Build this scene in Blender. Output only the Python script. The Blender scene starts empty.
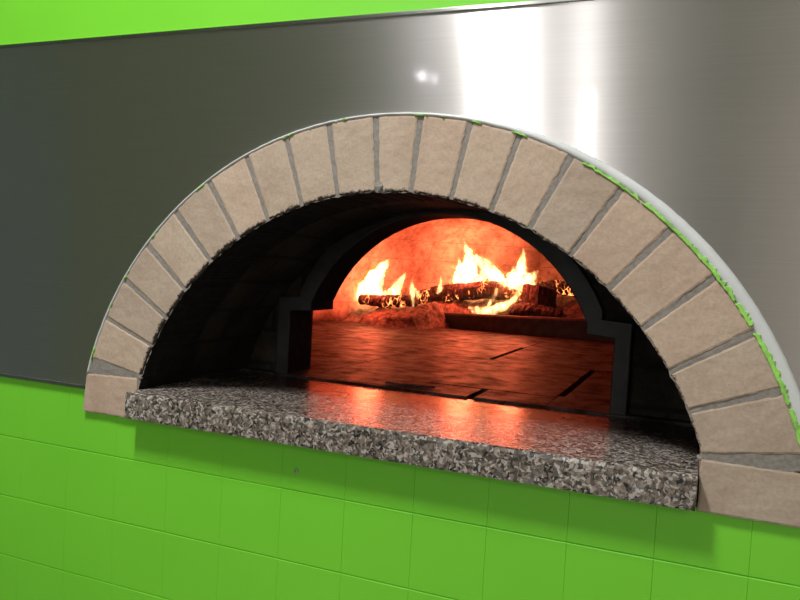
import bpy, bmesh, math, random
from mathutils import Vector, Matrix, noise
random.seed(7)
C = bpy.context.scene.collection
sc = bpy.context.scene
rad = math.radians
def nz(x, y, z, s=1.0): return noise.noise(Vector((x*s, y*s, z*s)))

# ------------------------------------------------------------------ materials
def mat(name):
    m = bpy.data.materials.new(name); m.use_nodes = True
    nt = m.node_tree
    return m, nt, nt.nodes['Principled BSDF'], nt.nodes['Material Output']
def node(nt, t, **kw):
    n = nt.nodes.new(t)
    for k, v in kw.items():
        if k in n.inputs: n.inputs[k].default_value = v
        else: setattr(n, k, v)
    return n
def ramp(nt, fac, stops, interp='LINEAR'):
    r = nt.nodes.new('ShaderNodeValToRGB'); r.color_ramp.interpolation = interp
    e = r.color_ramp.elements
    while len(e) < len(stops): e.new(0.5)
    for el, (p, c) in zip(e, stops):
        el.position = p; el.color = (*c, 1) if len(c) == 3 else c
    nt.links.new(fac, r.inputs['Fac']); return r
def objco(nt, scale=(1,1,1), rot=(0,0,0)):
    tc = nt.nodes.new('ShaderNodeTexCoord'); mp = nt.nodes.new('ShaderNodeMapping')
    mp.inputs['Scale'].default_value = scale; mp.inputs['Rotation'].default_value = rot
    nt.links.new(tc.outputs['Object'], mp.inputs['Vector']); return mp.outputs['Vector']
def noise_n(nt, vec, scale, detail=4, rough=.55):
    n = node(nt, 'ShaderNodeTexNoise', Scale=scale, Detail=detail, Roughness=rough)
    if vec is not None: nt.links.new(vec, n.inputs['Vector'])
    return n
def bump(nt, bs, height, strength=.3, dist=.002):
    b = node(nt, 'ShaderNodeBump', Strength=strength, Distance=dist)
    nt.links.new(height, b.inputs['Height']); nt.links.new(b.outputs['Normal'], bs.inputs['Normal']); return b
def mix(nt, fac, a, b, blend='MIX'):
    m = nt.nodes.new('ShaderNodeMix'); m.data_type = 'RGBA'; m.blend_type = blend
    for s, v in ((m.inputs[0], fac), (m.inputs[6], a), (m.inputs[7], b)):
        if hasattr(v, 'links') or isinstance(v, bpy.types.NodeSocket): nt.links.new(v, s)
        elif isinstance(v, (int, float)): s.default_value = v
        else: s.default_value = (*v, 1)
    return m.outputs[2]

def m_simple(name, col, rough=.6, metal=0, var=.12, scale=30, bmp=.15, spec=.5):
    m, nt, b, o = mat(name)
    v = objco(nt); n = noise_n(nt, v, scale)
    lo = tuple(c*(1-var) for c in col); hi = tuple(min(1, c*(1+var)) for c in col)
    r = ramp(nt, n.outputs['Fac'], [(.3, lo), (.7, hi)])
    nt.links.new(r.outputs['Color'], b.inputs['Base Color'])
    b.inputs['Roughness'].default_value = rough; b.inputs['Metallic'].default_value = metal
    b.inputs['Specular IOR Level'].default_value = spec
    if bmp: bump(nt, b, n.outputs['Fac'], bmp, .002)
    return m

def m_green():
    m, nt, b, o = mat('lime_green_paint')
    v = objco(nt)
    n = noise_n(nt, v, 3.0, 3)
    r = ramp(nt, n.outputs['Fac'], [(.3, (.160,.585,.028)), (.7, (.177,.625,.032))])
    nt.links.new(r.outputs['Color'], b.inputs['Base Color'])
    b.inputs['Roughness'].default_value = .42
    n2 = noise_n(nt, v, 60, 3)
    bump(nt, b, n2.outputs['Fac'], .08, .002)
    return m

def m_steel(name='brushed_stainless_steel', base=(.585,.558,.560)):
    m, nt, b, o = mat(name)
    nt.nodes.remove(b)
    v = objco(nt, (1.5, 1, 260))
    n = noise_n(nt, v, 4.0, 5)
    r = ramp(nt, n.outputs['Fac'], [(.3, tuple(c*.94 for c in base)), (.7, tuple(c*1.04 for c in base))])
    t = nt.nodes.new('ShaderNodeTangent'); t.direction_type = 'RADIAL'; t.axis = 'Z'
    # slow waviness of the sheet, running up and down
    v2 = objco(nt, (1, 1, .25)); n2 = noise_n(nt, v2, 2.3, 1)
    bp = node(nt, 'ShaderNodeBump', Strength=.25, Distance=.012); nt.links.new(n2.outputs['Fac'], bp.inputs['Height'])
    def gl(rough, an):
        g = nt.nodes.new('ShaderNodeBsdfAnisotropic')
        g.inputs['Roughness'].default_value = rough; g.inputs['Anisotropy'].default_value = an
        nt.links.new(r.outputs['Color'], g.inputs['Color']); nt.links.new(t.outputs['Tangent'], g.inputs['Tangent'])
        nt.links.new(bp.outputs['Normal'], g.inputs['Normal']); return g
    g1, g2, g3 = gl(.33, .80), gl(.46, .55), gl(.055, 0)
    m1 = node(nt, 'ShaderNodeMixShader', Fac=.30); m2 = node(nt, 'ShaderNodeMixShader', Fac=.03)
    nt.links.new(g1.outputs[0], m1.inputs[1]); nt.links.new(g2.outputs[0], m1.inputs[2])
    nt.links.new(m1.outputs[0], m2.inputs[1]); nt.links.new(g3.outputs[0], m2.inputs[2])
    nt.links.new(m2.outputs[0], o.inputs['Surface'])
    return m

def m_brick(name='tan_firebrick', sooty=True):
    m, nt, b, o = mat(name)
    tc = nt.nodes.new('ShaderNodeTexCoord')
    info = nt.nodes.new('ShaderNodeObjectInfo')
    v = tc.outputs['Object']
    n1 = noise_n(nt, v, 14, 5, .6); n2 = noise_n(nt, v, 220, 3, .6); n3 = noise_n(nt, v, 55, 5, .7)
    c1 = ramp(nt, n1.outputs['Fac'], [(.28, (.41,.325,.262)), (.5, (.475,.385,.318)), (.72, (.50,.42,.345))])
    # every brick fired a little differently
    c2 = ramp(nt, info.outputs['Random'], [(0, (.88,.86,.83)), (.5, (1.0,.97,.92)), (1, (1.0,.92,.87))])
    c = mix(nt, 1.0, c1.outputs['Color'], c2.outputs['Color'], 'MULTIPLY')
    sp = ramp(nt, n3.outputs['Fac'], [(.24, (.55,.48,.42)), (.33, (1,1,1))])
    c = mix(nt, .7, c, sp.outputs['Color'], 'MULTIPLY')
    g = ramp(nt, n2.outputs['Fac'], [(.3, (.86,.85,.84)), (.7, (1.06,1.06,1.06))])
    c = mix(nt, .8, c, g.outputs['Color'], 'MULTIPLY')
    # soot licking round the inner edge, thicker on the left of the arch
    sp = nt.nodes.new('ShaderNodeSeparateXYZ'); nt.links.new(v, sp.inputs[0])
    cb = nt.nodes.new('ShaderNodeCombineXYZ'); nt.links.new(sp.outputs['X'], cb.inputs[0]); nt.links.new(sp.outputs['Z'], cb.inputs[1])
    ln = node(nt, 'ShaderNodeVectorMath', operation='LENGTH'); nt.links.new(cb.outputs[0], ln.inputs[0])
    ns = noise_n(nt, v, 170, 5, .7); nl = noise_n(nt, v, 26, 2, .5)
    th = node(nt, 'ShaderNodeMath', operation='MULTIPLY_ADD'); th.inputs[1].default_value = -.015
    nt.links.new(ns.outputs['Fac'], th.inputs[0]); nt.links.new(ln.outputs['Value'], th.inputs[2])
    t2 = node(nt, 'ShaderNodeMath', operation='MULTIPLY_ADD'); t2.inputs[1].default_value = -.006
    nt.links.new(nl.outputs['Fac'], t2.inputs[0]); nt.links.new(th.outputs[0], t2.inputs[2])
    t3 = node(nt, 'ShaderNodeMath', operation='MULTIPLY_ADD'); t3.inputs[1].default_value = .006
    nt.links.new(sp.outputs['X'], t3.inputs[0]); nt.links.new(t2.outputs[0], t3.inputs[2])
    sm = node(nt, 'ShaderNodeMapRange'); sm.inputs[1].default_value = .4015; sm.inputs[2].default_value = .4050
    nt.links.new(t3.outputs[0], sm.inputs[0])
    if sooty: c = mix(nt, sm.outputs[0], (.022,.017,.013), c)
    nt.links.new(c, b.inputs['Base Color'])
    b.inputs['Roughness'].default_value = .9; b.inputs['Specular IOR Level'].default_value = .2
    bump(nt, b, n2.outputs['Fac'], .35, .0015)
    return m

def m_soot_brick():
    m, nt, b, o = mat('soot_blackened_brick')
    uv = nt.nodes.new('ShaderNodeUVMap')
    br = node(nt, 'ShaderNodeTexBrick', Scale=1.0)
    br.inputs['Brick Width'].default_value = .115; br.inputs['Row Height'].default_value = .062
    br.inputs['Mortar Size'].default_value = .004
    br.inputs['Color1'].default_value = (.044,.036,.029,1); br.inputs['Color2'].default_value = (.033,.028,.023,1)
    br.inputs['Mortar'].default_value = (.018,.016,.014,1)
    nt.links.new(uv.outputs['UV'], br.inputs['Vector'])
    v = objco(nt); n = noise_n(nt, v, 9, 5, .6)
    s = ramp(nt, n.outputs['Fac'], [(.35, (.18,.17,.16)), (.7, (1.25,1.2,1.1))])
    c = mix(nt, 1, br.outputs['Color'], s.outputs['Color'], 'MULTIPLY')
    nt.links.new(c, b.inputs['Base Color'])
    b.inputs['Roughness'].default_value = .85; b.inputs['Specular IOR Level'].default_value = .25
    n2 = noise_n(nt, v, 120, 4)
    ad = node(nt, 'ShaderNodeMath', operation='MULTIPLY_ADD'); ad.inputs[1].default_value = -1.0
    nt.links.new(br.outputs['Fac'], ad.inputs[0]); nt.links.new(n2.outputs['Fac'], ad.inputs[2])
    bump(nt, b, ad.outputs[0], .7, .004)
    return m

def m_granite():
    m, nt, b, o = mat('speckled_granite')
    v = objco(nt)
    w = noise_n(nt, v, 90, 2)
    vv = mix(nt, .012, v, w.outputs['Color'], 'ADD')
    v1 = node(nt, 'ShaderNodeTexVoronoi', Scale=310.0); nt.links.new(vv, v1.inputs['Vector'])
    v2 = node(nt, 'ShaderNodeTexVoronoi', Scale=150.0); nt.links.new(vv, v2.inputs['Vector'])
    s1 = nt.nodes.new('ShaderNodeSeparateColor'); nt.links.new(v1.outputs['Color'], s1.inputs[0])
    s2 = nt.nodes.new('ShaderNodeSeparateColor'); nt.links.new(v2.outputs['Color'], s2.inputs[0])
    a = ramp(nt, s2.outputs[0], [(0, (.055,.05,.047)), (.22, (.17,.145,.125)), (.42, (.27,.215,.18)), (.62, (.33,.29,.265)), (.80, (.46,.42,.40)), (.93, (.11,.10,.09))], 'CONSTANT')
    k = ramp(nt, s1.outputs[0], [(0, (.012,.012,.013)), (.26, (.30,.245,.205)), (.46, (.16,.145,.135)), (.64, (.62,.59,.57)), (.84, (.07,.065,.06))], 'CONSTANT')
    c = mix(nt, .66, a.outputs['Color'], k.outputs['Color'])
    # dirt lying on the stone
    n = noise_n(nt, v, 7, 5, .65)
    d = ramp(nt, n.outputs['Fac'], [(.36, (.55,.50,.45)), (.62, (.92,.90,.88))])
    c = mix(nt, .8, c, d.outputs['Color'], 'MULTIPLY')
    # the arch's shade and oven soot, both painted into the slab's back
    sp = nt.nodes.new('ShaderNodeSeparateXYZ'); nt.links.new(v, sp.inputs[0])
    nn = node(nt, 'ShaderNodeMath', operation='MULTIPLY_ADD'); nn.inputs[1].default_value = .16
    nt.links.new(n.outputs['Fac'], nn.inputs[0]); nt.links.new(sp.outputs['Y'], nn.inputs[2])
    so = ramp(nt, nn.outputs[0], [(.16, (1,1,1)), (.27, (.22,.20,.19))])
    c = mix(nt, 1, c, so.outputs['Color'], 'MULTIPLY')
    nt.links.new(c, b.inputs['Base Color'])
    n2 = noise_n(nt, v, 35, 4)
    rr = ramp(nt, n2.outputs['Fac'], [(.3, (.16,)*3), (.75, (.34,)*3)])
    nt.links.new(rr.outputs['Color'], b.inputs['Roughness'])
    n3 = noise_n(nt, v, 150, 3)
    bump(nt, b, n3.outputs['Fac'], .10, .001)
    return m

def m_dome():
    m, nt, b, o = mat('oven_dome_brick')
    uv = nt.nodes.new('ShaderNodeUVMap')
    br = node(nt, 'ShaderNodeTexBrick', Scale=1.0)
    br.inputs['Brick Width'].default_value = .22; br.inputs['Row Height'].default_value = .085
    br.inputs['Mortar Size'].default_value = .0025; br.inputs['Mortar Smooth'].default_value = .5
    br.inputs['Color1'].default_value = (.50,.38,.32,1); br.inputs['Color2'].default_value = (.47,.35,.29,1)
    br.inputs['Mortar'].default_value = (.36,.25,.20,1)
    nt.links.new(uv.outputs['UV'], br.inputs['Vector'])
    v = objco(nt); n = noise_n(nt, v, 7, 6, .65); n2 = noise_n(nt, v, 60, 4, .6)
    s = ramp(nt, n.outputs['Fac'], [(.36, (.40,.31,.27)), (.60, (1.1,1.1,1.1))])
    c = mix(nt, 1, br.outputs['Color'], s.outputs['Color'], 'MULTIPLY')
    s2 = ramp(nt, n2.outputs['Fac'], [(.34, (.60,.52,.50)), (.5, (1.05,1.05,1.05))])
    c = mix(nt, .7, c, s2.outputs['Color'], 'MULTIPLY')
    nt.links.new(c, b.inputs['Base Color'])
    b.inputs['Roughness'].default_value = .9
    bump(nt, b, n2.outputs['Fac'], .4, .004)
    return m

def m_hearth():
    m, nt, b, o = mat('scorched_hearth_tile')
    v = objco(nt); n = noise_n(nt, v, 6, 6, .65); n2 = noise_n(nt, v, 130, 4, .6)
    n3 = noise_n(nt, v, 17, 6, .7)
    c = ramp(nt, n.outputs['Fac'], [(.3, (.026,.021,.018)), (.65, (.064,.052,.045))])
    s = ramp(nt, n3.outputs['Fac'], [(.40, (.16,.14,.13)), (.56, (1,1,1))])
    cc = mix(nt, .85, c.outputs['Color'], s.outputs['Color'], 'MULTIPLY')
    s2 = ramp(nt, n2.outputs['Fac'], [(.35, (.55,.55,.55)), (.55, (1,1,1))])
    cc = mix(nt, .6, cc, s2.outputs['Color'], 'MULTIPLY')
    nt.links.new(cc, b.inputs['Base Color'])
    rr = ramp(nt, n3.outputs['Fac'], [(.3, (.66,)*3), (.7, (.40,)*3)])
    nt.links.new(rr.outputs['Color'], b.inputs['Roughness'])
    rs = ramp(nt, n3.outputs['Fac'], [(.36, (.05,)*3), (.62, (.22,)*3)])
    nt.links.new(rs.outputs['Color'], b.inputs['Specular IOR Level'])
    bump(nt, b, n2.outputs['Fac'], .6, .002)
    return m

def m_char(glow=(.58,.66), strength=6.0, base=(.022,.018,.016)):
    m, nt, b, o = mat('charred_wood')
    v = objco(nt, (1.3, 1, .6))
    w = noise_n(nt, v, 25, 3)
    vv = mix(nt, .03, v, w.outputs['Color'], 'ADD')
    vo = node(nt, 'ShaderNodeTexVoronoi', Scale=48.0, feature='DISTANCE_TO_EDGE'); nt.links.new(vv, vo.inputs['Vector'])
    n = noise_n(nt, v, 16, 4)
    crack = ramp(nt, vo.outputs['Distance'], [(0, (1,1,1)), (.06, (0,0,0))])
    hot = ramp(nt, n.outputs['Fac'], [(glow[0], (0,0,0)), (glow[1], (1,1,1))])
    f = mix(nt, 1, crack.outputs['Color'], hot.outputs['Color'], 'MULTIPLY')
    n2 = noise_n(nt, v, 70, 3)
    patch = ramp(nt, n2.outputs['Fac'], [(.60, (0,0,0)), (.70, (1,1,1))])
    f2 = mix(nt, 1, patch.outputs['Color'], hot.outputs['Color'], 'MULTIPLY')
    f = mix(nt, 1, f, f2, 'ADD')
    nb = noise_n(nt, v, 38, 3); kb = ramp(nt, nb.outputs['Fac'], [(.44, (.02,)*3), (.62, (1,1,1))])
    f = mix(nt, 1, f, kb.outputs['Color'], 'MULTIPLY')
    cc = ramp(nt, n2.outputs['Fac'], [(.4, base), (.75, tuple(c*4.5 for c in base))])
    nt.links.new(cc.outputs['Color'], b.inputs['Base Color'])
    em = mix(nt, 1, f, (1.0,.24,.06), 'MULTIPLY')
    nt.links.new(em, b.inputs['Emission Color']); b.inputs['Emission Strength'].default_value = strength
    b.inputs['Roughness'].default_value = .85
    bump(nt, b, vo.outputs['Distance'], .8, .01)
    return m

def m_ash():
    m, nt, b, o = mat('ash_and_cinders')
    v = objco(nt); n = noise_n(nt, v, 24, 6, .7); n2 = noise_n(nt, v, 95, 4, .65)
    c = ramp(nt, n.outputs['Fac'], [(.38, (.07,.055,.05)), (.66, (.36,.28,.24))])
    s = ramp(nt, n2.outputs['Fac'], [(.35, (.35,.32,.3)), (.6, (1.1,1.1,1.1))])
    cc = mix(nt, .8, c.outputs['Color'], s.outputs['Color'], 'MULTIPLY')
    nt.links.new(cc, b.inputs['Base Color'])
    e = ramp(nt, n2.outputs['Fac'], [(.66, (0,0,0)), (.76, (1,.2,.05))])
    nt.links.new(e.outputs['Color'], b.inputs['Emission Color']); b.inputs['Emission Strength'].default_value = .8
    b.inputs['Roughness'].default_value = .95
    bump(nt, b, n2.outputs['Fac'], .8, .006)
    return m

def m_flame(name, col, strength, noisy=True):
    m = bpy.data.materials.new(name); m.use_nodes = True; nt = m.node_tree
    nt.nodes.clear()
    o = nt.nodes.new('ShaderNodeOutputMaterial'); e = nt.nodes.new('ShaderNodeEmission')
    e.inputs['Color'].default_value = (*col, 1)
    v = objco(nt, (1, 1, .35)); n = noise_n(nt, v, 55, 3, .6)
    mr = nt.nodes.new('ShaderNodeMapRange')
    mr.inputs[1].default_value = .38; mr.inputs[2].default_value = .62
    mr.inputs[3].default_value = strength*.12; mr.inputs[4].default_value = strength*1.5
    nt.links.new(n.outputs['Fac'], mr.inputs[0]); nt.links.new(mr.outputs[0], e.inputs['Strength'])
    nt.links.new(e.outputs[0], o.inputs['Volume'])
    return m

M = {}
M['green'] = m_green()
M['steel'] = m_steel()
M['hem'] = m_steel('folded_steel_hem', (.40,.40,.39))
M['brick'] = m_brick()
M['clean_brick'] = m_brick('clean_firebrick', False)
M['mortar'] = m_simple('grey_mortar', (.235,.215,.195), .95, 0, .16, 200, .35, .2)
M['soot'] = m_soot_brick()
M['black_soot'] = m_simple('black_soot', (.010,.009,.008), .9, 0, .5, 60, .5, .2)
M['bead'] = m_simple('white_sealant', (.60,.62,.63), .35, 0, .05, 20, .05)
M['smear'] = m_simple('green_paint_smear', (.27,.60,.10), .5, 0, .35, 90, .3)
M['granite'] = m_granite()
M['iron'] = m_simple('blackened_iron', (.016,.016,.016), .6, .1, .5, 35, .4)
M['bar'] = m_simple('rusty_dark_iron', (.055,.040,.033), .75, .1, .4, 40, .4)
M['dome'] = m_dome()
M['hearth'] = m_hearth()
M['char'] = m_char((.47,.56), 9.0)
M['char_hot'] = m_char((.40,.50), 9.0)
M['char_cold'] = m_char((.80,.9), .5, (.016,.012,.011))
M['ash'] = m_ash()
M['flame'] = m_flame('flame_gas', (1.0,.60,.25), 140)
M['outer_flame'] = m_flame('outer_flame_gas', (1.0,.30,.045), 16)
M['roomwall'] = m_simple('painted_plaster', (.64,.53,.50), .8, 0, .05, 5, 0)
M['roomgreen'] = m_simple('matt_green_plaster', (.23,.27,.17), .8, 0, .05, 5, 0)
M['ceiling'] = m_simple('white_ceiling', (.75,.75,.73), .9, 0, .03, 5, 0)
M['floor'] = m_simple('grey_floor_tile', (.26,.25,.24), .5, 0, .1, 5, 0)
M['plug'] = m_simple('dull_plug', (.25,.42,.18), .5, 0, .1, 90, 0)
M['bluedoor'] = m_simple('blue_grey_door', (.20,.26,.30), .5, 0, .1, 10, 0)
M['door'] = m_simple('dark_stand_in', (.06,.055,.05), .5, 0, .1, 10, 0)  # for the added board that darkens the steel's reflection

# ------------------------------------------------------------------ helpers
def obj(name, bm, mats, parent=None, smooth=False):
    me = bpy.data.meshes.new(name)
    bmesh.ops.recalc_face_normals(bm, faces=bm.faces[:])
    bm.to_mesh(me); bm.free()
    for m in (mats if isinstance(mats, (list, tuple)) else [mats]): me.materials.append(m)
    if smooth:
        for p in me.polygons: p.use_smooth = True
    o = bpy.data.objects.new(name, me); C.objects.link(o)
    if parent: o.parent = parent
    return o
def tag(o, label, cat, group=None, kind=None):
    o['label'] = label; o['category'] = cat
    if group: o['group'] = group
    if kind: o['kind'] = kind
    return o
def thing(name, label, cat, loc=(0,0,0), group=None):
    o = bpy.data.objects.new(name, None); o.location = loc; o.empty_display_size = .05
    C.objects.link(o); tag(o, label, cat, group); return o
def struct(o): o['kind'] = 'structure'; return o
def adopt(o, root):           # parent built in world coordinates under a root that has a location
    o.parent = root; o.matrix_parent_inverse = Matrix.Translation(-root.location); return o
def box(bm, a, b, mi=0):
    vs = [bm.verts.new((x, y, z)) for x in (a[0], b[0]) for y in (a[1], b[1]) for z in (a[2], b[2])]
    for f in ((0,1,3,2),(4,6,7,5),(0,4,5,1),(2,3,7,6),(0,2,6,4),(1,5,7,3)):
        bm.faces.new([vs[i] for i in f]).material_index = mi
    return vs
def loft(bm, rings, closed=True, caps=True, mi=0):
    V = [[bm.verts.new(p) for p in r] for r in rings]
    n = len(V[0])
    for a, b in zip(V, V[1:]):
        for i in range(n if closed else n-1):
            j = (i+1) % n
            bm.faces.new((a[i], a[j], b[j], b[i])).material_index = mi
    if caps and closed:
        for r in (V[0], V[-1]):
            bm.faces.new(r).material_index = mi
    return V

# ------------------------------------------------------------------ the wall
WY = .008            # face of the green wall; the bricks' faces lie at y = 0
X0, X1, ZF, ZC = -2.6, 2.4, -1.12, 1.75
def tile(bm, x0, x1, z0, z1, y):
    g, c = .0006, .0015
    gx, cx = .00005, .00035
    d = [random.uniform(-.00022, .00022) for _ in range(4)]
    base = [(x0,z0),(x1,z0),(x1,z1),(x0,z1)]
    sx = [1,-1,-1,1]; sz = [1,1,-1,-1]
    r0 = [bm.verts.new((px, y+.0016, pz)) for (px, pz) in base]
    r1 = [bm.verts.new((px+sx[i]*gx, y+.0004, pz+sz[i]*g)) for i, (px, pz) in enumerate(base)]
    r2 = [bm.verts.new((px+sx[i]*cx, y+d[i], pz+sz[i]*c)) for i, (px, pz) in enumerate(base)]
    for a, b in ((r0, r1), (r1, r2)):
        for i in range(4):
            j = (i+1) % 4; bm.faces.new((a[i], a[j], b[j], b[i]))
    bm.faces.new(r2)
bm = bmesh.new()
P = .0985
ks = range(int((X0+.44)/P)-1, int((X1+.44)/P)+1)
for k in ks:
    xa = -.44+P*k; xb = xa+P
    for r in range(-11, 1):
        za, zb = .1*r, .1*(r+1)-.002
        if r == 0:
            # the top course stops under the bricks and the shelf
            if xb > -.43 and xa < .43: zb = .0665
            else: zb = .0985
        tile(bm, xa, xb, za-.002 if r == 0 else za-.002, zb, WY)
box(bm, (X0, WY+.0016, ZF), (X1, .16, .066))
box(bm, (X0, WY+.0016, .066), (-.45, .16, ZC))
box(bm, (.45, WY+.0016, .066), (X1, .16, ZC))
box(bm, (-.45, WY+.0016, .46), (.45, .16, ZC))
struct(obj('wall_front', bm, M['green']))

# the room behind the camera, seen only as blurred reflections in the steel
def wall(name, a, b, m): bm = bmesh.new(); box(bm, a, b); return struct(obj(name, bm, m))
YB = -4.6
wall('floor', (X0-.1, YB-.1, ZF-.1), (X1+.1, .16, ZF), M['floor'])
wall('ceiling', (X0-.1, YB-.1, ZC), (X1+.1, .16, ZC+.1), M['ceiling'])
wall('wall_back', (X0-.1, YB-.1, ZF), (X1+.1, YB, ZC), M['roomwall'])
wall('wall_left', (X0-.1, YB, ZF), (X0, 0, ZC), M['roomgreen'])
bm = bmesh.new(); box(bm, (X0, -1.85, ZF), (X0+.03, -.95, 1.0)); struct(obj('door_1', bm, M['bluedoor']))
bm = bmesh.new(); box(bm, (.12, YB, ZF), (.62, YB+.03, 1.0)); struct(obj('viewer_stand_in', bm, M['door']))  # second one: added dark board standing in for the viewer's reflection
wall('wall_right', (X1, YB, ZF), (X1+.1, 0, ZC), M['roomwall'])

# ------------------------------------------------------------------ steel panel
panel = thing('steel_panel', 'wide brushed stainless steel panel cut out around the brick arch', 'panel', (0, .004, .1))
RC = .512
ZT, ZB = .639, .0985
def panel_mesh(y0, y1):
    bm = bmesh.new()
    N = 72
    a0 = math.asin(ZB/RC)
    fr, bk = [], []
    cols = []
    for i in range(N+1):
        a = a0+(math.pi-2*a0)*i/N
        ix, iz = RC*math.cos(a), RC*math.sin(a)
        # outer point of the strip: straight up to the top edge inside the arch's width, sideways beside it
        cols.append((ix, iz))
    for y, dst in ((y0, fr), (y1, bk)):
        for (ix, iz) in cols:
            dst.append((bm.verts.new((ix, y, iz)), bm.verts.new((ix, y, ZT))))
    for L in (fr, bk):
        for (a, b), (c, d) in zip(L, L[1:]): bm.faces.new((a, c, d, b))
    for i in range(N):
        bm.faces.new((fr[i][0], fr[i+1][0], bk[i+1][0], bk[i][0]))
        bm.faces.new((fr[i][1], fr[i+1][1], bk[i+1][1], bk[i][1]))
    xr = cols[0][0]
    for s in (-1, 1):
        xa, xb = s*xr, (X0+.25 if s < 0 else X1-.4)
        box(bm, (min(xa, xb), y0, ZB), (max(xa, xb), y1, ZT))
    bmesh.ops.remove_doubles(bm, verts=bm.verts[:], dist=1e-5)
    return bm
adopt(obj('sheet', panel_mesh(.0035, .0065), M['steel']), panel)
bm = bmesh.new()
def hem(xa, xb, z, up):
    # a folded edge: a small rounded lip standing proud of the sheet
    prof = [(.0045, 0), (.0015, 0), (.0008, .001), (.0008, .0042), (.0015, .005), (.0045, .005)]
    rings = [[(x, y, z+up*h) for (y, h) in prof] for x in (xa, xb)]
    loft(bm, rings)
hem(X0+.25, -.5025, ZB-.001, 1); hem(.5025, X1-.4, ZB-.001, 1); hem(X0+.25, X1-.4, ZT+.001, -1)
adopt(obj('hem', bm, M['hem']), panel)

# white sealant between bricks and steel, thick on the right, a hair on the left
def ring_bead(r_in, r_out, y_top, jit, seed, a0=12.5, a1=166, n=260):
    bm = bmesh.new(); rings = []
    for i in range(n+1):
        a = rad(a0+(a1-a0)*i/n); d = math.degrees(a)
        ri = r_in(d)+jit*nz(seed+d*.5, 0, 0, 1.0); ro = max(ri+.0006, r_out(d)+jit*nz(seed+d*.9, 3, 1, 1.0))
        prof = []
        for t in (0, .12, .3, .5, .7, .88, 1):
            r = ri+(ro-ri)*t; y = y_top+.004*(2*t-1)**4-.0001
            prof.append((r, y))
        prof += [(ro, y_top+.009), (ri, y_top+.009)]
        rings.append([(r*math.cos(a), y, r*math.sin(a)) for r, y in prof])
    loft(bm, rings); return bm
def ss(x, a, b): t = min(1, max(0, (x-a)/(b-a))); return t*t*(3-2*t)
bead = thing('sealant_bead', 'white sealant strip curving round the outer edge of the brick arch', 'sealant', (0, 0, .1))
adopt(obj('bead', ring_bead(lambda d: .5085, lambda d: .5122+.0118*(1-ss(d, 38, 92)), -.0012, .0006, 5), M['bead'], None, True), bead)
def smear_mesh():
    bm = bmesh.new(); rings = []; n = 520
    for i in range(n+1):
        d = 12.5+153*i/n; a = rad(d)
        on = nz(d*.33, 7, 2)+.5*nz(d*1.3, 3, 9)
        on = ss(on, -.55, -.1) if d < 62 else ss(on, .12, .42)*(.75 if d < 105 else .6)
        ri = .5068+.0012*nz(d*1.7, 2, 2)+.0016*max(0, nz(d*.8, 5, 5)); w = (.0022+.0030*(1-ss(d, 30, 66)))*on*(1+.9*nz(d*2.9, 1, 4)+.5*nz(d*7, 2, 4))
        if d > 62: ri += .0012
        ro = ri+max(.0003, w); y = -.0024+.006*(1-ss(on, 0, .25))
        rings.append([(r*math.cos(a), yy, r*math.sin(a)) for r, yy in ((ri, y+.0003), (ri+(ro-ri)*.15, y), (ri+(ro-ri)*.85, y), (ro, y+.0003), (ro, y+.005), (ri, y+.005))])
    loft(bm, rings); return bm
sm = adopt(obj('paint_smear', smear_mesh(), M['smear'], None, False), bead)
sm['label'] = 'ragged green paint along the sealant'

# ------------------------------------------------------------------ the brick arch
arch = thing('brick_arch', 'arch of tan firebricks with grey mortar around the oven mouth', 'arch', (0, 0, .063))
AO = [163.3, 155.44, 147.65, 139.96, 132.14, 123.91, 115.96, 108.36, 100.85, 93.07, 86.04, 78.56, 71.28, 63.64, 55.62, 47.61, 39.59, 31.56, 23.86, 15.7]
AI = [161.7, 154.67, 147.77, 140.21, 131.78, 123.88, 116.32, 108.43, 100.82, 92.8, 86.18, 78.5, 71.03, 63.75, 55.66, 47.45, 39.27, 31.46, 24.82, 17.86]
RO, RI, DEPTH = .5095, .411, .105
def brick_mesh(c00, c10, c01, c11, seed, inner_chip=True, soot=0, nu=26, nv=30):
    """c00,c10: inner edge ends, c01,c11: outer edge ends (x,z); u across, v outwards."""
    bm = bmesh.new(); G = []
    for j in range(nv+1):
        v = 0 if j == 0 else (.022*j if j < 3 else .044+.956*(j-2)/(nv-2)); row = []
        for i in range(nu+1):
            u = i/nu
            x = (c00[0]*(1-u)+c10[0]*u)*(1-v)+(c01[0]*(1-u)+c11[0]*u)*v
            z = (c00[1]*(1-u)+c10[1]*u)*(1-v)+(c01[1]*(1-u)+c11[1]*u)*v
            y = .0009*nz(x+seed, z, seed, 22)+.0005*nz(x, z, seed, 90)
            edge = i in (0, nu) or j in (0, nv)
            if edge:
                x += .0011*nz(x, z, seed+5, 130); z += .0011*nz(x, z, seed+9, 130)
                y += .0007+.0008*abs(nz(x, z, seed, 160))
            if j == 0 and inner_chip:
                k = .0022*nz(x, z, seed+3, 80)+.0016*nz(x, z, seed+4, 260)
                L = math.hypot(x, z); x -= x/L*k; z -= z/L*k; y += .003*abs(nz(x, z, seed+2, 80))
            row.append(bm.verts.new((x, y, z)))
        G.append(row)
    for j in range(nv):
        for i in range(nu):
            f = bm.faces.new((G[j][i], G[j][i+1], G[j+1][i+1], G[j+1][i]))
    loop = G[0][:] + [G[j][nu] for j in range(1, nv+1)] + G[nv][nu-1::-1] + [G[j][0] for j in range(nv-1, 0, -1)]
    back = [bm.verts.new((v.co.x, DEPTH, v.co.z)) for v in loop]
    n = len(loop)
    for i in range(n):
        k = (i+1) % n
        f = bm.faces.new((loop[i], loop[k], back[k], back[i]))
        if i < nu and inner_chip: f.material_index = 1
    bm.faces.new(back)
    return bm
def pol(r, a): return (r*math.cos(rad(a)), r*math.sin(rad(a)))
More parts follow.
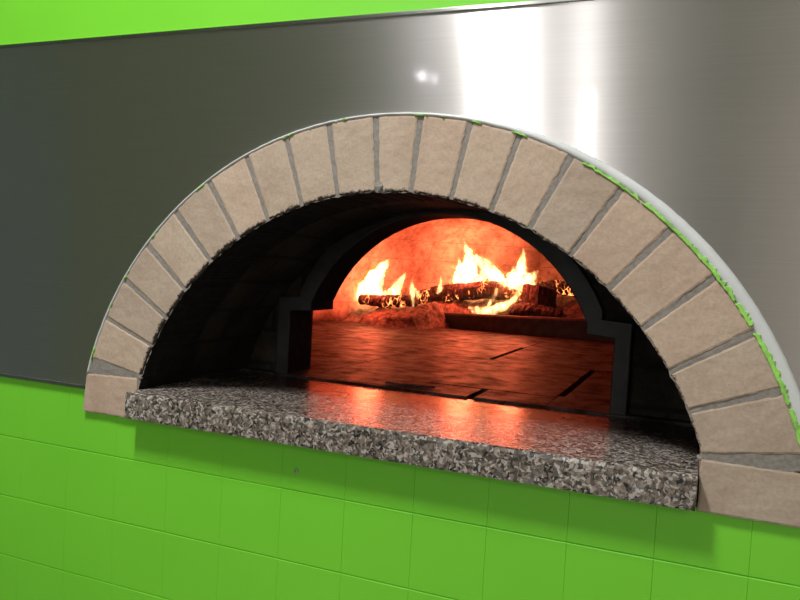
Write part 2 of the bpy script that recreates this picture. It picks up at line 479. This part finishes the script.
for k in range(19):
    ho = random.uniform(.40, .52); hi = random.uniform(.36, .48)
    if k == 0: ho = hi = .3
    bm = brick_mesh(pol(RI, AI[k]-hi), pol(RI, AI[k+1]+hi), pol(RO, AO[k]-ho), pol(RO, AO[k+1]+ho), k*3.7+1, True, .62 if k < 10 else .30 if k < 14 else -.1)
    adopt(obj('arch_brick', bm, [M['brick'], M['black_soot']]), arch)
# the two base bricks lie flat
bl = brick_mesh((-.4005, .0635), (-.3985, .1255), (-.5025, .0625), (-.4975, .1225), 91, False)
adopt(obj('base_brick', bl, M['clean_brick']), arch)
br_ = brick_mesh((.3905, .0635), (.3895, .1215), (.513, .0625), (.500, .1205), 97, False)
adopt(obj('base_brick', br_, M['clean_brick']), arch)
# mortar
bm = bmesh.new(); rings = []
n = 360
for i in range(n+1):
    d = 14.2+(165.8-14.2)*i/n; a = rad(d)
    rr = [RI-.0005+.0022*nz(d*.7, 1, 1)] + [RI+(RO-RI)*t for t in (.15,.3,.45,.6,.75,.9)] + [RO-.0005]
    ring = [(r*math.cos(a), .0014+.0005*nz(r*120, d*1.6, 4), r*math.sin(a)) for r in rr]
    ring += [(rr[-1]*math.cos(a), DEPTH, rr[-1]*math.sin(a)), (rr[0]*math.cos(a), DEPTH, rr[0]*math.sin(a))]
    rings.append(ring)
loft(bm, rings)
for f in bm.faces:
    c = f.calc_center_median()
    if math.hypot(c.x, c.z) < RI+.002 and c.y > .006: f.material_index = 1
# lumps squeezed out at a joint under the crown
for (x, y, z, s) in ((-.017, .0005, .417, .0075), (-.011, .001, .4145, .006), (.388, .0005, .1225, .0035), (-.394, 0, .1275, .0035)):
    r = bmesh.ops.create_icosphere(bm, subdivisions=2, radius=s)
    for v in r['verts']:
        v.co *= 1+.6*nz(v.co.x, v.co.y, v.co.z, 240); v.co += Vector((x, y+.003, z))
adopt(obj('mortar', bm, [M['mortar'], M['black_soot']]), arch)

# ------------------------------------------------------------------ granite shelf
bm = bmesh.new()
def slab_ring(x): 
    y0, y1, z0, z1 = -.0235, .268, .0685, .108; c = .0036
    prof = [(y1, z0), (y0+c, z0), (y0+.0007, z0+.0007), (y0, z0+c)]
    prof += [(y0, z1-c*1.5), (y0+.0012, z1-.0012), (y0+c*1.5, z1), (y1, z1)]
    return [(x, y, z) for y, z in prof]
xs = [-.3985, -.3975]+[-.397+.783*i/60 for i in range(61)]+[.3870, .388]
rings = [slab_ring(x) for x in xs]
for k in (0, -1): rings[k] = [(p[0], p[1]+(.0012 if p[1] < 0 else 0), p[2]+(.001 if p[2] < .08 else -.001)) for p in rings[k]]
rings = [[(p[0], p[1]+(.0007*nz(p[0], p[2], 3, 60) if p[1] < 0 else 0), p[2]+(.0006*nz(p[0], 1, 3, 70) if p[1] < 0 else 0)) for p in r] for r in rings]
loft(bm, rings)
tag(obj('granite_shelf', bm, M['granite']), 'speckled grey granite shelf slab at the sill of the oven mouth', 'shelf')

# ------------------------------------------------------------------ the oven
oven = thing('pizza_oven', 'wood-fired brick oven with sooty mouth and glowing domed chamber', 'oven', (-.02, 1.1, .06))
# entrance vault: soot-black brick barrel between the arch and the iron frame
bm = bmesh.new(); uvl = bm.loops.layers.uv.new('UVMap')
path = [(.402, .062)]
for i in range(61):
    d = 14+(180-28)*i/60; path.append(pol(.413, d))
path.append((-.402, .062))
ys = [.102, .15, .2, .25, .296]
S = [0]
for a, b in zip(path, path[1:]): S.append(S[-1]+math.hypot(b[0]-a[0], b[1]-a[1]))
def vault_pt(k, y, t): 
    x, z = path[k]; L = math.hypot(x, z); w = .0025*nz(x*30, y*12, z*30) if t == 0 else 0
    return (x+x/L*(t+w), y, z+z/L*(t+w))
inn = [[bm.verts.new(vault_pt(k, y, 0)) for k in range(len(path))] for y in ys]
out = [[bm.verts.new(vault_pt(k, y, .06)) for k in range(len(path))] for y in ys]
for G, up in ((inn, 1), (out, 0)):
    for r in range(len(ys)-1):
        for k in range(len(path)-1):
            f = bm.faces.new((G[r][k], G[r][k+1], G[r+1][k+1], G[r+1][k]))
            for l in f.loops:
                kk = k if l.vert in (G[r][k], G[r+1][k]) else k+1
                l[uvl].uv = (l.vert.co.y, S[kk])
for r in (0, -1):
    for k in range(len(path)-1): bm.faces.new((inn[r][k], inn[r][k+1], out[r][k+1], out[r][k]))
adopt(obj('entrance_vault', bm, M['soot']), oven)['label'] = 'soot-blackened brick vault behind the arch'

CX = -.02
def contour(hw, zs, hw2, z2, r, zc, n=24, z0=.110):
    a0 = math.degrees(math.acos(hw2/r))
    pts = [(hw, z0), (hw, zs), (hw2, z2)]
    for i in range(n+1):
        d = a0+(180-2*a0)*i/n; pts.append((r*math.cos(rad(d)), zc+r*math.sin(rad(d))))
    pts += [(-hw2, z2), (-hw, zs), (-hw, z0)]
    return [(CX+x, z) for x, z in pts]
c_in = contour(.282, .226, .240, .229, .2585, .148)
c_out = contour(.3075, .250, .263, .253, .2885, .148)
bm = bmesh.new()
yf0, yf1, yfl = .276, .362, .292
def strip(a, b, mi=0):
    for i in range(len(a)-1): bm.faces.new((a[i], a[i+1], b[i+1], b[i])).material_index = mi
def ringv(c, y): return [bm.verts.new((x, y, z)) for x, z in c]
def inset(c, k): return [(CX+(x-CX)*(1+k), .11+(z-.11)*(1+k)) for x, z in c]
A = ringv(c_in, yf1); B = ringv(c_in, yf0+.0015); B2 = ringv(inset(c_in, .006), yf0); D2 = ringv(inset(c_out, -.006), yf0); D = ringv(c_out, yf0+.0015); Eo = ringv(c_out, yfl); F = ringv(inset(c_in, .02), yfl); H = ringv(inset(c_in, .02), yf1)
for a, b in ((A, B), (B, B2), (B2, D2), (D2, D), (D, Eo), (Eo, F), (F, H), (H, A)): strip(a, b, 1 if a is A else 0)
for L in (0, -1): bm.faces.new([X[L] for X in (A, B, B2, D2, D, Eo, F, H)])
adopt(obj('door_frame', bm, [M['iron'], M['black_soot']]), oven)['label'] = 'blackened iron frame of the oven door opening'

# masonry between the vault and the chamber, with the opening left out
bm = bmesh.new(); uvl = bm.loops.layers.uv.new('UVMap')
c1 = inset(c_in, .025)
c1[0] = (c1[0][0], .105); c1[-1] = (c1[-1][0], .105)
def ray_out(p, rr):
    # same direction from the opening's centre, out to a rounded box
    dx, dz = p[0]-CX, p[1]-.10
    L = math.hypot(dx, dz); return (CX+dx/L*rr, .10+dz/L*rr)
c2 = [ray_out(p, .62) for p in c1]
y0, y1 = .293, .374
f0, f1 = ringv(c1, y0), ringv(c1, y1); g0, g1 = ringv(c2, y0), ringv(c2, y1)
for a, b in ((f0, f1), (f1, g1), (g1, g0), (g0, f0)): strip(a, b)
for L in (0, -1): bm.faces.new([X[L] for X in (f0, f1, g1, g0)])
for f in bm.faces:
    for l in f.loops: l[uvl].uv = (l.vert.co.x, l.vert.co.z)
adopt(obj('mouth_masonry', bm, M['soot']), oven)

# domed chamber
DX, DY, DR = -.02, 1.15, .86
bm = bmesh.new(); uvl = bm.loops.layers.uv.new('UVMap')
prof = [(DR, .095), (DR, .16), (DR, .22), (DR, .28)]
for i in range(1, 15): 
    t = rad(90*i/14.5); prof.append((DR*math.cos(t)**.9, .28+.37*math.sin(t)))
NS = 96
rows = [[bm.verts.new((DX+r*math.cos(2*math.pi*i/NS)*(1+.004*nz(i*.9, z*30, 2)), DY+r*math.sin(2*math.pi*i/NS)*(1+.004*nz(i*.9, z*30, 5)), z)) for i in range(NS)] for r, z in prof]
V = [0]
for a, b in zip(prof, prof[1:]): V.append(V[-1]+math.hypot(a[0]-b[0], a[1]-b[1]))
for j in range(len(rows)-1):
    for i in range(NS):
        k = (i+1) % NS
        f = bm.faces.new((rows[j][i], rows[j][k], rows[j+1][k], rows[j+1][i]))
        for l, (ii, jj) in zip(f.loops, ((i, j), (i+1, j), (i+1, j+1), (i, j+1))):
            l[uvl].uv = (2*math.pi*ii/NS*DR, V[jj])
top = bm.faces.new(rows[-1])
bmesh.ops.bisect_plane(bm, geom=bm.verts[:]+bm.edges[:]+bm.faces[:], plane_co=(0, .37, 0), plane_no=(0, 1, 0), clear_inner=True)
o = adopt(obj('domed_chamber', bm, M['dome'], None, True), oven)
so = o.modifiers.new('thick', 'SOLIDIFY'); so.thickness = .08; so.offset = -1 if False else 1
so.use_even_offset = False

# hearth floor: big tiles with open joints
bm = bmesh.new()
HZ = .1115
cols = [-.90, -.66, -.46, -.265, -.060, .166, .40, .62, .84]
cuts = [[.52, .93, 1.34, 1.72], [.36, .72, 1.10, 1.5, 1.8], [.55, .95, 1.36, 1.75], [.81, 1.15, 1.5, 1.85], [.367, .71, 1.1, 1.52, 1.8], [.38, .79, 1.2, 1.6], [.6, 1.0, 1.4, 1.8], [.5, .9, 1.3, 1.7]]
def hearth_tile(x0, x1, y0, y1):
    g, ch = .0004, .0007
    z1 = HZ+random.uniform(-.0005, .0005)
    x0 += g; x1 -= g; y0 += g; y1 -= g
    loft(bm, [[(x0,y0,.07),(x1,y0,.07),(x1,y1,.07),(x0,y1,.07)],
              [(x0,y0,z1-ch),(x1,y0,z1-ch),(x1,y1,z1-ch),(x0,y1,z1-ch)],
              [(x0+ch,y0+ch,z1),(x1-ch,y0+ch,z1),(x1-ch,y1-ch,z1),(x0+ch,y1-ch,z1)]])
for c in range(len(cols)-1):
    yy = [.272]+cuts[c]+[2.03]
    for i in range(len(yy)-1):
        x0, x1 = cols[c], cols[c+1]
        # the joints that have opened up
        if c == 3 and i == 1: x1 -= .011
        if c == 5 and i == 1: x0 += .011
        if c == 4 and i == 0:
            hearth_tile(x0, .038, yy[0], yy[1]); x0 = .049
        hearth_tile(x0, x1, yy[i], yy[i+1])
box(bm, (-.90, .275, .06), (.84, 2.03, .095))
adopt(obj('hearth_floor', bm, M['hearth']), oven)['label'] = 'dark red hearth tiles with open joints'

# ------------------------------------------------------------------ the fire
bm = bmesh.new()
def bar_ring(x, y, zt): 
    zt += .0015*nz(x, 0, 0, 14)
    return [(x, y, HZ+.001), (x, y, zt-.006), (x, y+.004, zt), (x, y+.045, zt), (x, y+.05, zt-.006), (x, y+.05, HZ+.001)]
loft(bm, [bar_ring(-.470+.92*i/30, 1.60, .163+.016*min(1, i/16)) for i in range(31)])
tag(obj('fire_guard', bm, M['bar']), 'long dark iron bar lying on the hearth in front of the embers', 'fire guard')

bm = bmesh.new(); rings = []
for i in range(17):
    t = i/16; x = -.118+.088*t; wd = .010*math.sin(math.pi*min(.97, max(.03, t)))**.6*(1+.8*nz(i*.6, 1, 1)); y = .300+.010*t+.006*nz(i*.5, 2, 1)
    h = .0035+.002*nz(i*.7, 4, 4)
    rings.append([(x, y-wd, HZ+.0008), (x, y-wd*.6, HZ+h), (x, y+wd*.5, HZ+h), (x, y+wd, HZ+.0008)])
loft(bm, rings)
tag(obj('charcoal_flake', bm, M['char_cold']), 'thin black charcoal flake at the front edge of the hearth tiles', 'charcoal')

# ash bed (nobody could count cinders)
def ash_z(x, y):
    # a heap against the back, its toe in front on the left, behind the bar elsewhere
    e = ss(x, -.53, -.40)
    toe = (1.38+.10*ss(-x, .58, .80)+.03*nz(x, 0, 1, 9)+.012*nz(x, 3, 1, 30))*(1-e)+1.632*e
    s = y-toe
    if s < 0: return HZ-.006
    h = .035*ss(s, 0, .07)+.040*ss(s, .02, .16)*(.55+.45*ss(x, -.56, -.48))+.032*ss(s, .08, .32)*ss(x, -.66, -.40)
    h += .022*ss(s, -.01, .012)*ss(x, -.47, -.42)
    h += .035*ss(x, -.12, .02)*ss(s, .04, .22)
    return HZ-.004+h+.010*ss(s, 0, .05)*(nz(x, y, 0, 26)+.8*nz(x, y, 5, 60)+.7*nz(x, y, 8, 120))
bm = bmesh.new()
nx, ny = 190, 84
G = []
for j in range(ny+1):
    row = []
    for i in range(nx+1):
        x = -.83+1.25*i/nx; y = 1.34+.60*j/ny
        d = math.hypot(x-DX, y-DY)
        if d > DR-.012: k = (DR-.012)/d; x, y = DX+(x-DX)*k, DY+(y-DY)*k
        row.append(bm.verts.new((x, y, ash_z(x, y))))
    G.append(row)
for j in range(ny):
    for i in range(nx):
        try: bm.faces.new((G[j][i], G[j][i+1], G[j+1][i+1], G[j+1][i]))
        except ValueError: pass
bmesh.ops.dissolve_degenerate(bm, dist=1e-6, edges=bm.edges[:])
tag(obj('ash_heap', bm, M['ash'], None, True), 'grey heap of ash and cinders under the burning logs', 'ash', kind='stuff')

def log(name, pts, radii, m, label, seed, parent=None, flat=1.0):
    bm = bmesh.new(); rings = []
    P_ = [Vector(p) for p in pts]
    n = 40; N = 18
    for i in range(n+1):
        t = i/n*(len(P_)-1); k = min(int(t), len(P_)-2); f = t-k
        c = P_[k].lerp(P_[k+1], f); r = radii[k]*(1-f)+radii[k+1]*f
        d = (P_[k+1]-P_[k]).normalized()
        if i in (0, n): r *= .82
        u = d.cross(Vector((0, 0, 1))).normalized(); w = u.cross(d)
        ring = []
        for q in range(N):
            a = 2*math.pi*q/N
            rr = r*(1+.16*nz(seed+math.cos(a)*1.3, math.sin(a)*1.3, i*.16)+.13*nz(seed+math.cos(a)*3, math.sin(a)*3, i*.55))
            ring.append(c+u*(rr*math.cos(a))+w*(rr*math.sin(a)*flat))
        rings.append(ring)
    loft(bm, rings)
    o = obj(name, bm, m, parent, False)
    if label: tag(o, label, 'log', 'burning logs in the oven')
    return o
log('burning_log', [(-.748,1.52,.194),(-.64,1.52,.194),(-.530,1.53,.203)], [.018,.022,.021], M['char'], 'burnt log under the flames at the left end of the fire', 1)
log('burning_log', [(-.60,1.66,.204),(-.51,1.71,.229),(-.36,1.73,.250),(-.19,1.74,.256)], [.022,.030,.034,.032], M['char'], 'long charred log lying behind the ash in the middle of the fire', 9)
log('burning_log', [(-.175,1.80,.268),(-.10,1.83,.276),(-.02,1.85,.270)], [.022,.027,.024], M['char_hot'], 'glowing cracked log at the right end of the fire', 17)
log('burning_log', [(-.30,1.685,.176),(-.17,1.70,.192),(-.055,1.70,.182)], [.018,.036,.022], M['char_cold'], 'low black log lying right behind the iron bar under the upright chunk', 23, None, .8)
# upright split chunk
bm = bmesh.new(); rings = []
for i in range(13):
    t = i/12; z = .200+.082*t
    base = [(-.198,1.690),(-.140,1.684),(-.084,1.720),(-.088,1.755),(-.150,1.765),(-.196,1.745)]
    ring = []
    for q in range(24):
        k = q*6/24; a = base[int(k)]; b = base[(int(k)+1) % 6]; f = k-int(k)
        x = a[0]*(1-f)+b[0]*f; y = a[1]*(1-f)+b[1]*f
        s = (.92 if i in (0, 12) else 1)*(1+.05*nz(q*.9, i*.5, 4))
        ring.append((-.145+(x+.145)*s, 1.72+(y-1.72)*s, z+(.012 if i == 12 else .006*t)*nz(x*60, y*60, 2)-(.014*ss(x, -.14, -.09)*t)))
    rings.append(ring)
loft(bm, rings)
tag(obj('wood_chunk', bm, M['char_cold']), 'black upright wood chunk standing right of the tall flames', 'log')

# flames: bodies of glowing gas
FL = {
'f1':[(-0.7232,1.54,0.1778,0.0217),(-0.7293,1.54,0.2133,0.0398),(-0.712,1.54,0.254,0.036),(-0.6866,1.54,0.2957,0.0251),(-0.6611,1.54,0.3252,0.0125),(-0.651,1.54,0.3435,0.0028)],
'f2':[(-0.6611,1.54,0.1961,0.0071),(-0.6418,1.54,0.2083,0.0178),(-0.6205,1.54,0.2347,0.0214),(-0.6032,1.54,0.2642,0.0141),(-0.5889,1.54,0.2866,0.0071),(-0.5828,1.54,0.3008,0.0017)],
'f2b':[(-0.6927,1.54,0.2052,0.0108),(-0.6662,1.54,0.2144,0.0143),(-0.6398,1.54,0.2266,0.0107)],
'f3':[(-0.533,1.5,0.182,0.0028),(-0.535,1.5,0.206,0.0055),(-0.54,1.5,0.233,0.0121),(-0.543,1.5,0.254,0.0083),(-0.543,1.5,0.271,0.0042),(-0.54,1.5,0.289,0.001)],
'f3b':[(-0.545,1.5,0.247,0.0052),(-0.526,1.5,0.238,0.0069),(-0.517,1.5,0.211,0.0024)],
'f4':[(-0.466,1.55,0.231,0.0035),(-0.456,1.55,0.249,0.0087),(-0.454,1.55,0.27,0.0052),(-0.455,1.55,0.298,0.001)],
'f5':[(-0.417,1.76,0.243,0.0447),(-0.424,1.76,0.287,0.0485),(-0.419,1.76,0.332,0.0354),(-0.421,1.76,0.366,0.0223),(-0.431,1.76,0.395,0.013),(-0.444,1.76,0.424,0.003)],
'f5b':[(-0.402,1.76,0.367,0.0148),(-0.367,1.76,0.353,0.0185),(-0.338,1.76,0.322,0.0239),(-0.309,1.76,0.287,0.0294),(-0.296,1.76,0.258,0.0183)],
'f6':[(-0.231,1.72,0.262,0.0501),(-0.222,1.72,0.295,0.0429),(-0.217,1.72,0.331,0.025),(-0.212,1.72,0.363,0.0143),(-0.21,1.72,0.389,0.0071),(-0.212,1.72,0.41,0.0014)],
'f6b':[(-0.199,1.72,0.275,0.0249),(-0.179,1.72,0.301,0.0213),(-0.163,1.72,0.32,0.0106),(-0.153,1.72,0.335,0.0021)],
'f6c':[(-0.275,1.72,0.267,0.0216),(-0.288,1.72,0.295,0.0108),(-0.301,1.72,0.319,0.0018)],
'f7':[(-0.206,1.67,0.271,0.0053),(-0.214,1.67,0.239,0.0084),(-0.238,1.67,0.213,0.0123),(-0.273,1.67,0.192,0.0177),(-0.319,1.67,0.178,0.0143),(-0.371,1.67,0.174,0.0054)],
'f1b':[(-0.7537,1.54,0.1981,0.0122),(-0.7465,1.54,0.2337,0.0163),(-0.7303,1.54,0.2672,0.0102),(-0.7181,1.54,0.2916,0.002)],
'f1c':[(-0.7079,1.54,0.2032,0.0183),(-0.6855,1.54,0.2306,0.0163),(-0.6723,1.54,0.2611,0.0071),(-0.6672,1.54,0.2794,0.0015)],
'f5c':[(-0.448,1.76,0.250,0.022),(-0.455,1.76,0.290,0.020),(-0.452,1.76,0.325,0.012),(-0.462,1.76,0.365,0.002)],
'f5d':[(-0.380,1.76,0.270,0.026),(-0.365,1.76,0.300,0.017),(-0.362,1.76,0.335,0.010),(-0.372,1.76,0.372,0.002)],
'f6d':[(-0.300,1.72,0.262,0.016),(-0.255,1.72,0.272,0.024),(-0.205,1.72,0.272,0.026),(-0.160,1.72,0.280,0.016)],
'f6e':[(-0.240,1.72,0.290,0.014),(-0.243,1.72,0.322,0.009),(-0.235,1.72,0.352,0.004),(-0.236,1.72,0.372,0.001)],
'f7c':[(-0.300,1.67,0.180,0.012),(-0.345,1.67,0.182,0.010),(-0.385,1.67,0.186,0.004)],
'f7b':[(-0.284,1.67,0.263,0.0043),(-0.29,1.67,0.237,0.0057),(-0.306,1.67,0.208,0.0071),(-0.32,1.67,0.185,0.0036)],
}
def tongue(bm, pts, seed, fat=1.0):
    n = 64; N = 22
    P_ = [Vector(p[:3]) for p in pts]; R = [p[3] for p in pts]; K = len(P_)
    def cr(a, t):
        k = min(int(t), K-2); f = t-k
        g = lambda i: a[min(max(i, 0), K-1)]
        p0, p1, p2, p3 = g(k-1), g(k), g(k+1), g(k+2)
        return .5*((2*p1)+(p2-p0)*f+(2*p0-5*p1+4*p2-p3)*f*f+(3*p1-p0-3*p2+p3)*f*f*f)
    rings = []
    for i in range(n+1):
        t = i/n*(K-1)
        c = cr(P_, t); r = max(.0006, cr(R, t))*fat+(.004 if fat > 1 else 0); d = (cr(P_, min(K-1, t+.05))-cr(P_, max(0, t-.05))).normalized()
        if i == 0: r *= .35
        elif i == 1: r *= .75
        u = d.cross(Vector((0, 1, 0)))
        u = u.normalized() if u.length > 1e-4 else Vector((1, 0, 0))
        c = c+u*(.30*r*nz(seed, i*.14, 0)+.12*r*nz(seed, i*.4, 5)); w = Vector((0, 1, 0))
        ring = []
        for q in range(N):
            a = 2*math.pi*q/N
            rr = r*(1+.34*nz(seed+math.cos(a), math.sin(a), i*.11)+.26*nz(seed+2*math.cos(a), 2*math.sin(a), i*.3))
            ring.append(c+u*(rr*math.cos(a))+w*(rr*.75*math.sin(a)))
        rings.append(ring)
    loft(bm, rings)
def flame(keys, label, seed):
    bm = bmesh.new()
    for k in keys: tongue(bm, FL[k], seed+len(k)+ord(k[-1])*.37)
    f = tag(obj('flame', bm, M['flame'], None, True), label, 'flame', 'flames of the oven fire')
    bm = bmesh.new()
    for k in keys: tongue(bm, FL[k], seed+20+len(k), 1.3)
    obj('outer_flame', bm, M['outer_flame'], f, True)
flame(['f1', 'f1b', 'f1c'], 'large pale flame leaning right at the far left of the fire', 3)
flame(['f2', 'f2b'], 'slanting flame just right of the big left flame', 14)
flame(['f3', 'f3b'], 'thin forked flame with two legs over the left log', 25)
flame(['f4'], 'smallest flame, alone between the forked flame and the tallest flame', 36)
flame(['f5', 'f5b', 'f5c', 'f5d'], 'tallest flame, rising from the middle of the long log', 47)
flame(['f6', 'f6b', 'f6c', 'f6d', 'f6e'], 'pointed flame rising above the black upright wood chunk', 58)
flame(['f7', 'f7b', 'f7c'], 'low curling flame in front of the long log over the embers', 69)

# small plug in the tiles under the shelf
bm = bmesh.new()
N = 20; rings = []
for r, y in ((.0042, WY+.002), (.0042, WY-.0008), (.0036, WY-.0018), (.0022, WY-.0020), (.0018, WY+.0005), (.0004, WY+.0008)):
    rings.append([(-.122+r*math.cos(2*math.pi*q/N), y, .026+r*math.sin(2*math.pi*q/N)) for q in range(N)])
loft(bm, rings)
tag(obj('wall_plug', bm, M['plug'], None, False), 'tiny round plug in the green tiled wall below the granite shelf', 'plug')

# ------------------------------------------------------------------ light
def point(name, loc, power, col, r):
    l = bpy.data.lights.new(name, 'POINT'); l.energy = power; l.color = col; l.shadow_soft_size = r
    o = bpy.data.objects.new(name, l); o.location = loc; C.objects.link(o); return o
def area(name, loc, sx, sy, power, col, rot=(0,0,0)):
    l = bpy.data.lights.new(name, 'AREA'); l.shape = 'RECTANGLE'; l.size = sx; l.size_y = sy; l.energy = power; l.color = col
    o = bpy.data.objects.new(name, l); o.location = loc; o.rotation_euler = rot; C.objects.link(o); return o
FC = (1.0, .098, .042)
point('flame_light', (-.68,1.47,.27), 3.4, FC, .045)
point('flame_light', (-.41,1.70,.32), 4.2, FC, .05)
point('flame_light', (-.22,1.66,.30), 3.0, FC, .05)
WH = (1.0, .98, .955)
area('overhead_light', (-.245,-.85,ZC-.02), .13, .40, 37, WH)
area('wall_tube_lamp', (-.44,YB+.06,1.0), .05, 1.3, 17, WH, (rad(90),0,0))
area('overhead_light', (1.3,-3.7,ZC-.02), .25, 1.2, 31, WH)  # added fill, unseen: brightens the room mirrored in the steel
point('bulb', (-1.33,-3.5,1.53), 2.6, (.93,.95,1), .016)
point('bulb', (-1.245,-3.5,1.50), 1.5, (.93,.95,1), .014)
w = bpy.data.worlds.new('World'); sc.world = w; w.use_nodes = True
w.node_tree.nodes['Background'].inputs[0].default_value = (.9,.95,1,1); w.node_tree.nodes['Background'].inputs[1].default_value = .05

# ------------------------------------------------------------------ camera
cam = bpy.data.cameras.new('camera'); co = bpy.data.objects.new('camera', cam); C.objects.link(co)
cam.sensor_width = 36; cam.lens = 36*735.05/800; cam.clip_start = .02
R = Matrix(((.92514,-.37335,-.06875),(.37537,.92668,.01882),(.05669,-.04322,.99746)))  # columns: right, forward, up
rt, fw, up = R.col[0], R.col[1], R.col[2]
m = Matrix.Identity(4)
for i in range(3): m[i][0] = rt[i]; m[i][1] = up[i]; m[i][2] = -fw[i]
m.translation = Vector((.37332,-.87448,.31339))
co.matrix_world = m
sc.camera = co
sc.view_settings.view_transform = 'Standard'; sc.view_settings.look = 'None'
sc.view_settings.gamma = 1; sc.view_settings.exposure = 0; sc.view_settings.use_curve_mapping = False
sc.cycles.use_denoising = True
